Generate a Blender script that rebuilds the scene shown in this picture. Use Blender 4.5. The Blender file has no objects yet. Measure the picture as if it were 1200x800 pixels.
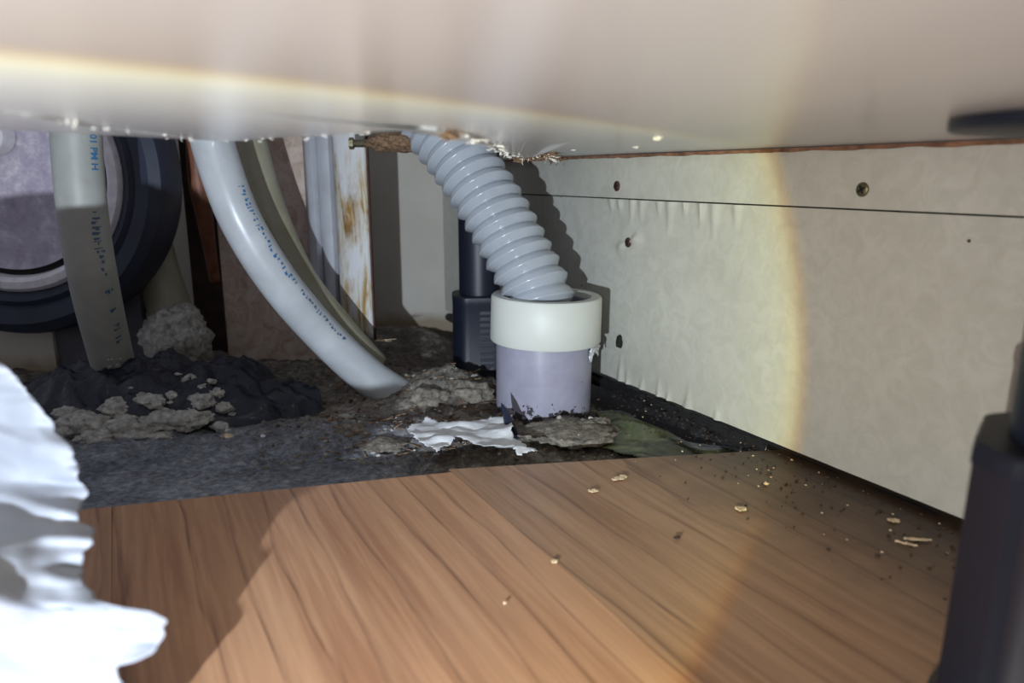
import bpy, bmesh, math, random
from mathutils import Vector, Matrix, noise
random.seed(7)
# ---------------------------------------------------------------- camera
F_PX, PITCH, CAM_H, H = 857.0, math.radians(12.8), 0.137, 0.1497
scn = bpy.context.scene
cam_data = bpy.data.cameras.new('camera')
cam = bpy.data.objects.new('camera', cam_data)
scn.collection.objects.link(cam)
cam.location = (0, 0, CAM_H)
cam.rotation_euler = (math.radians(90) - PITCH, 0, 0)
cam_data.sensor_width = 36.0
cam_data.lens = F_PX / 1200 * 36.0
cam_data.clip_start = 0.002
cam_data.clip_end = 50
cam_data.dof.use_dof = True
cam_data.dof.focus_distance = 0.40
cam_data.dof.aperture_fstop = 10.0
scn.camera = cam
# ---------------------------------------------------------------- world
world = bpy.data.worlds.new('world'); scn.world = world
world.use_nodes = True
bg = world.node_tree.nodes['Background']
bg.inputs[0].default_value = (0.80, 0.84, 1.0, 1)
bg.inputs[1].default_value = 0.31
# ---------------------------------------------------------------- flashlight (held low, left of and behind the camera)
LAMP_POS = Vector((-0.081, -0.080, 0.071))
LAMP_DIR = Vector((-0.100, 0.991, -0.080)).normalized()
LAMP_W = 9.0
CORE = 33.2          # half angle of the bright disc, degrees
ld = bpy.data.lights.new('flashlight', 'SPOT')
ld.energy = LAMP_W
ld.shadow_soft_size = 0.0022
ld.spot_size = math.radians(165); ld.spot_blend = 0.3
ld.use_nodes = True
lt = ld.node_tree; lt.nodes.clear()
lo = lt.nodes.new('ShaderNodeOutputLight'); le = lt.nodes.new('ShaderNodeEmission')
tc = lt.nodes.new('ShaderNodeTexCoord'); sp = lt.nodes.new('ShaderNodeSeparateXYZ')
lt.links.new(tc.outputs['Normal'], sp.inputs[0])
ab = lt.nodes.new('ShaderNodeMath'); ab.operation = 'ABSOLUTE'; lt.links.new(sp.outputs['Z'], ab.inputs[0])
ac = lt.nodes.new('ShaderNodeMath'); ac.operation = 'ARCCOSINE'; lt.links.new(ab.outputs[0], ac.inputs[0])
dv = lt.nodes.new('ShaderNodeMath'); dv.operation = 'DIVIDE'; dv.inputs[1].default_value = math.radians(CORE * 2)
lt.links.new(ac.outputs[0], dv.inputs[0])          # 0.5 = rim of the bright disc
rp = lt.nodes.new('ShaderNodeValToRGB'); cr = rp.color_ramp
stops = [(0.0, (.80, .92, 1.08)), (0.30, (.80, .90, 1.0)), (0.44, (.92, .98, .90)), (0.482, (1.02, 1.06, .82)),
         (0.496, (1.04, .94, .56)), (0.503, (.70, .50, .26)), (0.512, (.42, .395, .36)), (0.62, (.37, .355, .335)), (0.85, (.19, .185, .18)), (1.0, (.08, .08, .08))]
cr.elements[0].position = 0.0; cr.elements[0].color = (*[c / 1.4 for c in stops[0][1]], 1)
cr.elements[1].position = 1.0; cr.elements[1].color = (*[c / 1.4 for c in stops[-1][1]], 1)
for q, c in stops[1:-1]:
    e = cr.elements.new(q); e.color = (*[v / 1.4 for v in c], 1)
lt.links.new(dv.outputs[0], rp.inputs[0]); lt.links.new(rp.outputs[0], le.inputs[0])
le.inputs[1].default_value = 1.4
lt.links.new(le.outputs[0], lo.inputs[0])
lamp = bpy.data.objects.new('flashlight', ld); scn.collection.objects.link(lamp)
lamp.location = LAMP_POS
lamp.rotation_euler = LAMP_DIR.to_track_quat('-Z', 'Y').to_euler()
# ---------------------------------------------------------------- exposure
vs = scn.view_settings
vs.view_transform = 'Standard'; vs.look = 'None'; vs.gamma = 1.0; vs.exposure = 0.0
vs.use_curve_mapping = False

# ================================================================ helpers
cp, spn = math.cos(PITCH), math.sin(PITCH)
CAM = Vector((0, 0, CAM_H))
def ray(x, y):
    a, b = (x - 600) / F_PX, (400 - y) / F_PX
    return Vector((a, cp + b * spn, -spn + b * cp))
def onz(x, y, z):
    r = ray(x, y); return CAM + r * ((z - CAM_H) / r.z)
def ony(x, y, Y):
    r = ray(x, y); return CAM + r * (Y / r.y)
W0 = onz(705, 437, .004)
TH = math.radians(28.1)
WD = Vector((-math.sin(TH), math.cos(TH), 0))
WN = Vector((-math.cos(TH), -math.sin(TH), 0))      # out of the side panel, towards the camera
def onw(x, y):
    r = ray(x, y); return CAM + r * ((W0 - CAM).dot(WN) / r.dot(WN))
def wall_s(p): return (p - W0).dot(WD)
def wallp(s, z, off=0.0):
    p = W0 + WD * s + WN * off; return Vector((p.x, p.y, z))
def clamp(v, a=0.0, b=1.0): return max(a, min(b, v))
def smooth(a, b, v):
    t = clamp((v - a) / (b - a)); return t * t * (3 - 2 * t)
def nz(p, sc, oct=4, seed=0.0):
    q = Vector(p) * sc + Vector((seed, seed * 1.7, -seed)); t = 0; a = 1
    for _ in range(oct):
        t += a * noise.noise(q); q = q * 2.03; a *= .52
    return t
def obj(name, bm, mat, parent=None, shade=False):
    me = bpy.data.meshes.new(name)
    if shade:
        for f in bm.faces: f.smooth = True
    bm.to_mesh(me); bm.free()
    if mat: me.materials.append(mat)
    o = bpy.data.objects.new(name, me); scn.collection.objects.link(o)
    if parent:
        o.parent = parent
        o.matrix_parent_inverse = Matrix.Translation(-parent.location)
    return o
def thing(name, label, cat, loc, group=None):
    o = bpy.data.objects.new(name, None); scn.collection.objects.link(o)
    o.empty_display_size = .01; o.location = loc
    o['label'] = label; o['category'] = cat
    if group: o['group'] = group
    return o
def tag(o, label, cat, group=None, kind=None):
    o['label'] = label
    if cat: o['category'] = cat
    if group: o['group'] = group
    if kind: o['kind'] = kind
    return o
def struct(o, label=None):
    o['kind'] = 'structure'
    if label: o['label'] = label
    return o
def sharp(o, ang=35):
    me = o.data
    for p in me.polygons: p.use_smooth = True
    me.set_sharp_from_angle(angle=math.radians(ang)); return o
def bev(bm, w, seg=2):
    bmesh.ops.bevel(bm, geom=[e for e in bm.edges if len(e.link_faces) == 2 and e.calc_face_angle(0) > .5], offset=w, segments=seg, affect='EDGES', profile=.5)
def box(bm, lo, hi, m=None):
    vs_ = [bm.verts.new((x, y, z)) for x in (lo[0], hi[0]) for y in (lo[1], hi[1]) for z in (lo[2], hi[2])]
    for f in ((0,1,3,2),(4,6,7,5),(0,4,5,1),(2,3,7,6),(0,2,6,4),(1,5,7,3)): bm.faces.new([vs_[i] for i in f])
    if m is not None:
        for v in vs_: v.co = m @ v.co
    return vs_
def frame(base, rz): return Matrix.Translation(base) @ Matrix.Rotation(rz, 4, 'Z')
def lathe(bm, prof, n=48, m=Matrix.Identity(4), cap0=False, cap1=False):
    rings = []
    for r, z in prof:
        rings.append([bm.verts.new(m @ Vector((r * math.cos(2*math.pi*k/n), r * math.sin(2*math.pi*k/n), z))) for k in range(n)])
    for a, b in zip(rings, rings[1:]):
        for k in range(n): bm.faces.new((a[k], a[(k+1) % n], b[(k+1) % n], b[k]))
    if cap0: bm.faces.new(rings[0][::-1])
    if cap1: bm.faces.new(rings[-1])
    return rings
def grid(bm, nu, nv, fn, skip=None):
    V = [[bm.verts.new(fn(i / nu, j / nv)) for j in range(nv + 1)] for i in range(nu + 1)]
    for i in range(nu):
        for j in range(nv): bm.faces.new((V[i][j], V[i+1][j], V[i+1][j+1], V[i][j+1]))
    return V
def catmull(pts, n=16):
    P = [Vector(p) for p in pts]; P = [P[0]*2 - P[1]] + P + [P[-1]*2 - P[-2]]; out = []
    for i in range(1, len(P) - 2):
        for k in range(n):
            t = k / n; a, b, c, d = P[i-1:i+3]
            out.append(.5 * ((2*b) + (c-a)*t + (2*a-5*b+4*c-d)*t*t + (-a+3*b-3*c+d)*t**3))
    out.append(P[-2]); return out
def resample(path, step):
    out = [path[0].copy()]; acc = 0; need = step
    for a, b in zip(path, path[1:]):
        L = (b - a).length
        while acc + L >= need:
            out.append(a.lerp(b, (need - acc) / L)); need += step
        acc += L
    return out
def frames(path):
    T = [(path[min(i+1, len(path)-1)] - path[max(i-1, 0)]).normalized() for i in range(len(path))]
    ref = Vector((0, -1, 0)); n = (ref - T[0]*ref.dot(T[0])).normalized(); out = []
    for t in T:
        n = (n - t * n.dot(t)).normalized(); out.append((t, n, t.cross(n)))
    return out
def tube(bm, path, rfn, n=32, wall=None, flat=1.0):
    fr = frames(path); rings = []
    for i, (p, (t, a, b)) in enumerate(zip(path, fr)):
        rings.append([bm.verts.new(p + (a*math.cos(2*math.pi*k/n)*flat + b*math.sin(2*math.pi*k/n)) * rfn(i, k/n)) for k in range(n)])
    for A, B in zip(rings, rings[1:]):
        for k in range(n): bm.faces.new((A[k], A[(k+1) % n], B[(k+1) % n], B[k]))
    if wall:
        for idx in (0, len(path) - 1):
            A = rings[idx]; c = path[idx]
            B = [bm.verts.new(c + (v.co - c) * wall) for v in A]
            d = fr[idx][0] * (0.02 if idx == 0 else -0.02)
            D = [bm.verts.new(v.co + d) for v in B]
            for k in range(n):
                for X, Y in ((A, B), (B, D)):
                    bm.faces.new((X[k], X[(k+1) % n], Y[(k+1) % n], Y[k]))
            bm.faces.new(D)
    else:
        bm.faces.new(rings[0][::-1]); bm.faces.new(rings[-1])
    bmesh.ops.recalc_face_normals(bm, faces=bm.faces)
    return fr
def inpoly(x, y, P):
    c = False
    for i in range(len(P)):
        (x1, y1), (x2, y2) = P[i], P[i-1]
        if (y1 > y) != (y2 > y) and x < (x2-x1)*(y-y1)/(y2-y1)+x1: c = not c
    return c
def patch(poly, cell, fn):
    """a thin sheet whose outline is poly (floor-plan points), cells of the given size, fn(x,y) -> Vector"""
    bm = bmesh.new()
    xs = [p[0] for p in poly]; ys = [p[1] for p in poly]
    nx = int((max(xs)-min(xs))/cell)+2; ny = int((max(ys)-min(ys))/cell)+2; V = {}
    for i in range(nx):
        for j in range(ny):
            x = min(xs)+i*cell; y = min(ys)+j*cell
            if inpoly(x+cell/2, y+cell/2, poly):
                q = []
                for di, dj in ((0,0),(1,0),(1,1),(0,1)):
                    k = (i+di, j+dj)
                    if k not in V: V[k] = bm.verts.new(fn(x+di*cell, y+dj*cell))
                    q.append(V[k])
                bm.faces.new(q)
    return bm
def solid(o, t, off=-1):
    m = o.modifiers.new('thickness', 'SOLIDIFY'); m.thickness = t; m.offset = off; return o

# ---------------------------------------------------------------- materials
def newmat(name):
    m = bpy.data.materials.new(name); m.use_nodes = True
    nt = m.node_tree; return m, nt, nt.nodes['Principled BSDF']
def N(nt, t, **kw):
    n = nt.nodes.new(t)
    for k, v in kw.items():
        if k in n.inputs.keys(): n.inputs[k].default_value = v
        else: setattr(n, k, v)
    return n
def noise_tex(nt, scale, detail=5, rough=.55, vec=None, dist=0.0):
    n = N(nt, 'ShaderNodeTexNoise'); n.inputs['Scale'].default_value = scale; n.inputs['Detail'].default_value = detail
    n.inputs['Roughness'].default_value = rough; n.inputs['Distortion'].default_value = dist
    if vec: nt.links.new(vec, n.inputs['Vector'])
    return n
def ramp(nt, src, stops):
    r = N(nt, 'ShaderNodeValToRGB'); c = r.color_ramp
    while len(c.elements) < len(stops): c.elements.new(.5)
    for e, (p, col) in zip(c.elements, stops): e.position = p; e.color = (*col, 1)
    nt.links.new(src, r.inputs[0]); return r
def geo(nt, scale=(1,1,1), rot=(0,0,0)):
    g = N(nt, 'ShaderNodeNewGeometry'); m = N(nt, 'ShaderNodeMapping')
    m.inputs['Scale'].default_value = scale; m.inputs['Rotation'].default_value = rot
    nt.links.new(g.outputs['Position'], m.inputs[0]); return m.outputs[0]
def mixc(nt, fac, a, b, mode='MIX'):
    m = N(nt, 'ShaderNodeMix', data_type='RGBA', blend_type=mode)
    for s, v in ((0, fac), (6, a), (7, b)):
        if hasattr(v, 'is_output'): nt.links.new(v, m.inputs[s])
        else: m.inputs[s].default_value = v if s == 0 else (*v, 1)
    return m.outputs[2]
def bump(nt, b, src, strength, dist):
    n = N(nt, 'ShaderNodeBump'); n.inputs['Strength'].default_value = strength; n.inputs['Distance'].default_value = dist
    nt.links.new(src, n.inputs['Height']); nt.links.new(n.outputs[0], b.inputs['Normal'])
def simple(name, col, rough=.5, metal=0, var=.12, sc=60, bmp=0.0, bsc=400, sss=0, spec=.5, coat=0, vec=None):
    m, nt, b = newmat(name); v = vec(nt) if vec else geo(nt)
    n = noise_tex(nt, sc, vec=v)
    lo = tuple(c*(1-var) for c in col); hi = tuple(min(1, c*(1+var)) for c in col)
    nt.links.new(ramp(nt, n.outputs[0], [(.3, lo), (.7, hi)]).outputs[0], b.inputs['Base Color'])
    b.inputs['Roughness'].default_value = rough; b.inputs['Metallic'].default_value = metal
    b.inputs['Specular IOR Level'].default_value = spec; b.inputs['Coat Weight'].default_value = coat
    if sss: b.inputs['Subsurface Weight'].default_value = sss; b.inputs['Subsurface Scale'].default_value = .004; b.inputs['Subsurface Radius'].default_value = (1, .9, .8)
    if bmp: bump(nt, b, noise_tex(nt, bsc, vec=v).outputs[0], bmp, .001)
    return m
M = {}
M['collar'] = simple('white_pvc', (.66, .68, .62), .48, var=.03, sss=.1)
M['pipe'] = simple('lavender_pvc', (.345, .335, .465), .38, var=.06, sc=90)
M['corr'] = simple('grey_blue_corrugated_pvc', (.40, .435, .475), .2, var=.04, sss=.08, spec=.55)
M['black'] = simple('black_plastic', (.010, .015, .034), .36, var=.3, bmp=.15)
M['blackfine'] = simple('black_leg_plastic', (.006, .009, .020), .45, var=.15)
M['bead'] = simple('dark_gasket', (.012, .011, .010), .5, var=.5, bmp=.6, bsc=900)
M['steel_rim'] = simple('worn_steel', (.80, .77, .80), .35, metal=.1, var=.15, sc=120)
M['rubber'] = simple('blue_black_rubber', (.022, .028, .05), .55, var=.25, sc=40)
M['screw'] = simple('dull_brass_screw', (.20, .18, .11), .4, metal=.8, var=.4, sc=700)
M['rust_screw'] = simple('rusty_screw', (.10, .045, .03), .6, metal=.4, var=.5, sc=800)
M['hole'] = simple('dark_recess', (.01, .009, .008), .8)
M['brown'] = simple('dark_brown_paint', (.05, .026, .02), .5, var=.4, sc=70)
M['redpipe'] = simple('reddish_brown_pipe', (.26, .10, .055), .5, var=.3, sc=90)
M['fibre'] = simple('torn_chipboard', (.22, .135, .075), .9, var=.6, sc=500, bmp=1, bsc=900)
M['pale_fibre'] = simple('torn_laminate', (.78, .74, .66), .7, var=.15, sc=500)
M['shaving'] = simple('wood_shaving', (.72, .56, .36), .7, var=.3, sc=500)
M['crumb'] = simple('dark_crumb', (.06, .035, .022), .8, var=.6, sc=400)
M['ink'] = simple('blue_ink', (.03, .16, .33), .5)
M['ink_dark'] = simple('worn_blue_ink', (.05, .11, .19), .5)
M['seam'] = simple('dark_seam', (.035, .03, .025), .8)
M['tissue'] = simple('damp_tissue', (.74, .75, .76), .6, var=.12, sc=150, sss=.1, bmp=.3, bsc=600)

def hose_mat(name, col, col2):
    m, nt, b = newmat(name); v = geo(nt)
    n = noise_tex(nt, 45, vec=v, dist=.5)
    nt.links.new(ramp(nt, n.outputs[0], [(.35, col), (.7, col2)]).outputs[0], b.inputs['Base Color'])
    b.inputs['Roughness'].default_value = .32; b.inputs['Subsurface Weight'].default_value = .35
    b.inputs['Subsurface Scale'].default_value = .006; b.inputs['Subsurface Radius'].default_value = (1, .95, .9)
    bump(nt, b, noise_tex(nt, 120, vec=v).outputs[0], .12, .001); return m
M['hose'] = hose_mat('milky_hose', (.44, .46, .47), (.53, .55, .56))
M['hose_grey'] = hose_mat('waxy_grey_hose', (.30, .305, .28), (.37, .375, .35))
M['hose_grey'].node_tree.nodes['Principled BSDF'].inputs['Roughness'].default_value = .5
M['hose_shaded'] = hose_mat('shade_toned_hose', (.30, .28, .19), (.36, .34, .25))  # milky hose copy for the rear hoses, shade put into its olive colour

def melamine():
    m, nt, b = newmat('white_melamine_board'); v = geo(nt, (1, .18, 1))
    n = noise_tex(nt, 22, 3, vec=v)
    nt.links.new(ramp(nt, n.outputs[0], [(.3, (.44, .45, .46)), (.7, (.50, .51, .515))]).outputs[0], b.inputs['Base Color'])
    b.inputs['Roughness'].default_value = .22; b.inputs['Specular IOR Level'].default_value = .5
    bump(nt, b, noise_tex(nt, 30, 3, vec=v).outputs[0], .25, .001); return m
M['melamine'] = melamine()
def side_mat():
    m, nt, b = newmat('side_panel_laminate'); v = geo(nt)
    big = noise_tex(nt, 18, 4, vec=v)
    base = ramp(nt, big.outputs[0], [(.3, (.53, .525, .465)), (.7, (.59, .59, .53))]).outputs[0]
    mott = noise_tex(nt, 110, 6, .65, vec=v, dist=1.0)
    mk = ramp(nt, mott.outputs[0], [(.40, (0,0,0)), (.62, (1,1,1))]).outputs[0]
    mk2 = N(nt, 'ShaderNodeMath', operation='MULTIPLY'); nt.links.new(mk, mk2.inputs[0]); mk2.inputs[1].default_value = .36
    c = mixc(nt, mk2.outputs[0], base, (.40, .40, .34))
    spk = N(nt, 'ShaderNodeTexVoronoi'); spk.inputs['Scale'].default_value = 75; nt.links.new(v, spk.inputs['Vector'])
    gate = noise_tex(nt, 60, 2, vec=v)
    th = N(nt, 'ShaderNodeMath', operation='LESS_THAN'); nt.links.new(spk.outputs['Distance'], th.inputs[0]); th.inputs[1].default_value = .055
    th2 = N(nt, 'ShaderNodeMath', operation='GREATER_THAN'); nt.links.new(gate.outputs[0], th2.inputs[0]); th2.inputs[1].default_value = .55
    mm = N(nt, 'ShaderNodeMath', operation='MULTIPLY'); nt.links.new(th.outputs[0], mm.inputs[0]); nt.links.new(th2.outputs[0], mm.inputs[1])
    c = mixc(nt, mm.outputs[0], c, (.06, .05, .035))
    nt.links.new(c, b.inputs['Base Color']); b.inputs['Roughness'].default_value = .42
    bump(nt, b, noise_tex(nt, 160, 5, vec=v, dist=.6).outputs[0], .22, .001); return m
M['side'] = side_mat()
def wood(name, c1, c2, dark):
    m, nt, b = newmat(name)
    uv = N(nt, 'ShaderNodeUVMap'); uv.uv_map = 'UVMap'
    def mp(sx, sy):
        k = N(nt, 'ShaderNodeMapping'); k.inputs['Scale'].default_value = (sx, sy, 1); nt.links.new(uv.outputs[0], k.inputs[0]); return k.outputs[0]
    warp = noise_tex(nt, 1, 3, vec=mp(18, 5))
    tone = ramp(nt, noise_tex(nt, 1, 4, vec=mp(60, 3), dist=.6).outputs[0], [(.32, c1), (.70, c2)]).outputs[0]
    w = N(nt, 'ShaderNodeTexWave', wave_type='BANDS', bands_direction='X', wave_profile='SAW')
    w.inputs['Scale'].default_value = 1; w.inputs['Distortion'].default_value = 9; w.inputs['Detail'].default_value = 3; w.inputs['Detail Scale'].default_value = .8
    nt.links.new(mp(20, 4.0), w.inputs['Vector'])
    lines = ramp(nt, w.outputs[0], [(.0, (1,1,1)), (.06, (.75,.75,.75)), (.12, (.15,.15,.15)), (.5, (0,0,0))]).outputs[0]
    fine = ramp(nt, noise_tex(nt, 1, 5, .7, vec=mp(300, 10), dist=.3).outputs[0], [(.42, (0,0,0)), (.66, (1,1,1))]).outputs[0]
    f1 = N(nt, 'ShaderNodeMath', operation='MULTIPLY'); nt.links.new(lines, f1.inputs[0]); f1.inputs[1].default_value = .66
    f2 = N(nt, 'ShaderNodeMath', operation='MULTIPLY'); nt.links.new(fine, f2.inputs[0]); f2.inputs[1].default_value = .6
    c = mixc(nt, f1.outputs[0], tone, dark); c = mixc(nt, f2.outputs[0], c, tuple(v*1.25 for v in c2))
    # dark brown band along the side panel, broken up by noise
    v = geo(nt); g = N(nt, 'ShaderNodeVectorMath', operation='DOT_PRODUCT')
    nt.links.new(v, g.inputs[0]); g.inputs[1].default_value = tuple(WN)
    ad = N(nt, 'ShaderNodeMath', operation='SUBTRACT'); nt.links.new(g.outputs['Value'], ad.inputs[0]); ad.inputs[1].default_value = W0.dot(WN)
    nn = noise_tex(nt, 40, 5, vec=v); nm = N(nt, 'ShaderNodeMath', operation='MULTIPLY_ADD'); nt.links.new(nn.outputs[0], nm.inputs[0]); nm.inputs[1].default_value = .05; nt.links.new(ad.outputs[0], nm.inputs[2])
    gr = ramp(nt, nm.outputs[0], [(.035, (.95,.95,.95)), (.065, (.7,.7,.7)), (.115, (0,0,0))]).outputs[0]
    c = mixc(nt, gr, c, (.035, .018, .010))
    nt.links.new(c, b.inputs['Base Color']); b.inputs['Roughness'].default_value = .42
    bump(nt, b, w.outputs[0], .06, .0005); return m
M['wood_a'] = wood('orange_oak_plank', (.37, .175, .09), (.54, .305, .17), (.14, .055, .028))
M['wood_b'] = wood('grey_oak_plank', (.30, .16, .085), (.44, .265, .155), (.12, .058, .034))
def vcol_mat(name, rough, bmp_, bsc, spec=.4):
    m, nt, b = newmat(name); v = geo(nt)
    a = N(nt, 'ShaderNodeVertexColor'); a.layer_name = 'Col'
    n = noise_tex(nt, 260, 6, .7, vec=v)
    c = mixc(nt, 1.0, a.outputs[0], ramp(nt, n.outputs[0], [(.35, (.45,.45,.45)), (.5, (.9,.9,.9)), (.68, (1.6,1.6,1.6))]).outputs[0], 'MULTIPLY')
    nt.links.new(c, b.inputs['Base Color']); b.inputs['Roughness'].default_value = rough; b.inputs['Specular IOR Level'].default_value = spec
    bump(nt, b, noise_tex(nt, bsc, 6, .7, vec=v).outputs[0], bmp_, .001); return m
M['dirt'] = vcol_mat('dirt', .75, .8, 420)
M['mortar'] = simple('crumbly_mortar', (.42, .40, .36), .95, var=.45, sc=260, bmp=1.0, bsc=700)
M['mortar_dark'] = simple('dirty_mortar', (.20, .175, .14), .95, var=.6, sc=300, bmp=1.0, bsc=700)
def film():
    m, nt, b = newmat('black_polythene'); v = geo(nt)
    n = noise_tex(nt, 70, 6, .6, vec=v)
    nt.links.new(ramp(nt, n.outputs[0], [(.5, (.006, .008, .018)), (.64, (.03, .03, .035)), (.78, (.16, .155, .14))]).outputs[0], b.inputs['Base Color'])
    b.inputs['Roughness'].default_value = .38; bump(nt, b, noise_tex(nt, 180, 5, vec=v).outputs[0], .7, .002); return m
M['film'] = film()
def green():
    m, nt, b = newmat('green_stained_wet_film'); v = geo(nt)
    n = noise_tex(nt, 38, 4, .5, vec=v, dist=.8)
    nt.links.new(ramp(nt, n.outputs[0], [(.38, (.02, .022, .012)), (.55, (.10, .12, .055)), (.72, (.24, .27, .13))]).outputs[0], b.inputs['Base Color'])
    b.inputs['Roughness'].default_value = .25; bump(nt, b, n.outputs[0], .5, .003); return m
M['green'] = green()
def board_mat():
    m, nt, b = newmat('flaky_particle_board'); v = geo(nt)
    n = noise_tex(nt, 75, 6, .7, vec=v, dist=1.2)
    nt.links.new(ramp(nt, n.outputs[0], [(.3, (.34, .24, .17)), (.5, (.50, .39, .32)), (.7, (.62, .53, .46))]).outputs[0], b.inputs['Base Color'])
    b.inputs['Roughness'].default_value = .8; bump(nt, b, n.outputs[0], .4, .001); return m
M['board'] = board_mat()
def rusty():
    m, nt, b = newmat('rust_streaked_white_paint'); v = geo(nt, (1, 1, .16))
    n = noise_tex(nt, 130, 6, .65, vec=v, dist=1.0); n2 = noise_tex(nt, 60, 5, .6, vec=geo(nt, (1,1,.35)))
    c = ramp(nt, n.outputs[0], [(.40, (.62, .62, .60)), (.50, (.50, .42, .26)), (.58, (.34, .19, .05)), (.68, (.12, .055, .02)), (.75, (.5, .45, .35))]).outputs[0]
    c = mixc(nt, ramp(nt, n2.outputs[0], [(.40, (0,0,0)), (.58, (1,1,1))]).outputs[0], (.66, .66, .66), c)
    nt.links.new(c, b.inputs['Base Color']); b.inputs['Roughness'].default_value = .5
    bump(nt, b, n.outputs[0], .4, .001); return m
M['rusty'] = rusty()
M['channel'] = simple('dull_white_metal', (.55, .56, .59), .4, metal=.1, var=.12, sc=50)
def back_mat():
    m, nt, b = newmat('beige_back_panel'); v = geo(nt)
    n = noise_tex(nt, 14, 5, vec=v)
    c = ramp(nt, n.outputs[0], [(.3, (.50, .46, .38)), (.7, (.60, .56, .49))]).outputs[0]
    s = N(nt, 'ShaderNodeSeparateXYZ'); nt.links.new(v, s.inputs[0])
    a = N(nt, 'ShaderNodeMath', operation='MULTIPLY_ADD'); nn = noise_tex(nt, 60, 5, vec=v); nt.links.new(nn.outputs[0], a.inputs[0]); a.inputs[1].default_value = .02; nt.links.new(s.outputs[2], a.inputs[2])
    c = mixc(nt, ramp(nt, a.outputs[0], [(-0.0, (1,1,1)), (.012, (0,0,0))]).outputs[0], c, (.30, .23, .15))
    nt.links.new(c, b.inputs['Base Color']); b.inputs['Roughness'].default_value = .6; return m
M['back'] = back_mat()
def metalface():
    m, nt, b = newmat('scuffed_violet_tinted_steel'); v = geo(nt)
    n = noise_tex(nt, 70, 8, .74, vec=v, dist=.1)
    nt.links.new(ramp(nt, n.outputs[0], [(.33, (.34, .29, .39)), (.52, (.48, .43, .52)), (.68, (.70, .67, .72))]).outputs[0], b.inputs['Base Color'])
    b.inputs['Metallic'].default_value = .0; b.inputs['Roughness'].default_value = .42
    bump(nt, b, noise_tex(nt, 300, 5, vec=v).outputs[0], .2, .001); return m
M['face'] = metalface()
def paper():
    m, nt, b = newmat('white_paper'); v = geo(nt)
    n = noise_tex(nt, 60, 4, vec=v)
    nt.links.new(ramp(nt, n.outputs[0], [(.3, (.29, .305, .34)), (.7, (.34, .355, .39))]).outputs[0], b.inputs['Base Color'])
    b.inputs['Roughness'].default_value = .55
    t = N(nt, 'ShaderNodeBsdfTranslucent'); t.inputs[0].default_value = (.8, .82, .9, 1)
    mx = N(nt, 'ShaderNodeMixShader'); mx.inputs[0].default_value = .12
    nt.links.new(b.outputs[0], mx.inputs[1]); nt.links.new(t.outputs[0], mx.inputs[2])
    nt.links.new(mx.outputs[0], nt.nodes['Material Output'].inputs[0]); return m
M['paper'] = paper()

# ================================================================ structure: floor and planks
floor_top = -.020
bm = bmesh.new(); box(bm, (-.75, -.06, -.04), (.60, .80, floor_top))
floor = struct(obj('floor', bm, simple('dark_concrete', (.06, .055, .05), .9, var=.3)), 'dark concrete floor under the planks')
S1 = onz(530, 553, 0)                       # seam line through this point, along WD
PERP = Vector((WD.y, -WD.x, 0))             # to the right
S2 = onz(131, 597, 0); PW = (S1 - S2).dot(PERP); pass
EL0, EL1 = onz(95, 597, 0), onz(529, 553, 0)
ER0, ER1 = onz(527, 549.5, 0), onz(905, 527, 0)
def hit(P, d, A, B):
    # intersection of P + t d with line AB on the floor
    e = B - A; den = d.x*e.y - d.y*e.x; t = ((A.x-P.x)*e.y - (A.y-P.y)*e.x)/den; return P + d*t
FA, FB = Vector((-1, -.05, 0)), Vector((1, -.05, 0))
for k in range(-5, 3):
    A, B = (EL0, EL1) if k < 0 else (ER0, ER1)
    l, r = S1 + PERP*(PW*k + .0001), S1 + PERP*(PW*(k+1) - .0001)
    dn = -.0012*0
    c = [hit(l, WD, FA, FB), hit(r, WD, FA, FB), hit(r, WD, A, B), hit(l, WD, A, B)]
    wallx = (W0 - WN*.012)                  # planks run a little way under the side panel
    lim = (wallx - S1).dot(PERP)
    if PW*(k+1) > lim:
        rr = S1 + PERP*lim; c[1] = hit(rr, WD, FA, FB); c[2] = hit(rr, WD, A, B)
    bm = bmesh.new(); top = [bm.verts.new((p.x, p.y, 0)) for p in c]; bot = [bm.verts.new((p.x, p.y, -.005)) for p in c]
    bm.faces.new(top); bm.faces.new(bot[::-1])
    for i in range(4): bm.faces.new((top[i], bot[i], bot[(i+1) % 4], top[(i+1) % 4]))
    bev(bm, .0004, 2)
    uv = bm.loops.layers.uv.new('UVMap')
    for f in bm.faces:
        for L in f.loops: L[uv].uv = ((L.vert.co - S1).dot(PERP) + k*3.1, L.vert.co.dot(WD) + k*1.7)
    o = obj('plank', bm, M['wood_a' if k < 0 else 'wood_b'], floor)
    if k == -1: o['label'] = 'orange-brown wood-grain plank, front centre'
    if k == 0: o['label'] = 'greyer brown wood-grain plank'

# ---------------------------------------------------------------- side panel (right)
S_FAR = wall_s(Vector((-.082, .76, 0))); S_NEAR = -.62
bmw = bmesh.new()
m4 = Matrix.Translation(Vector((W0.x, W0.y, 0))) @ Matrix.Rotation(math.atan2(WD.y, WD.x), 4, 'Z')
box(bmw, (S_NEAR, -.030, .0), (S_FAR, -.014, .42), m4)       # local +y = away from camera side?
wall = struct(obj('wall_right', bmw, M['side']), 'white laminate side panel of the cabinet base')
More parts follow.
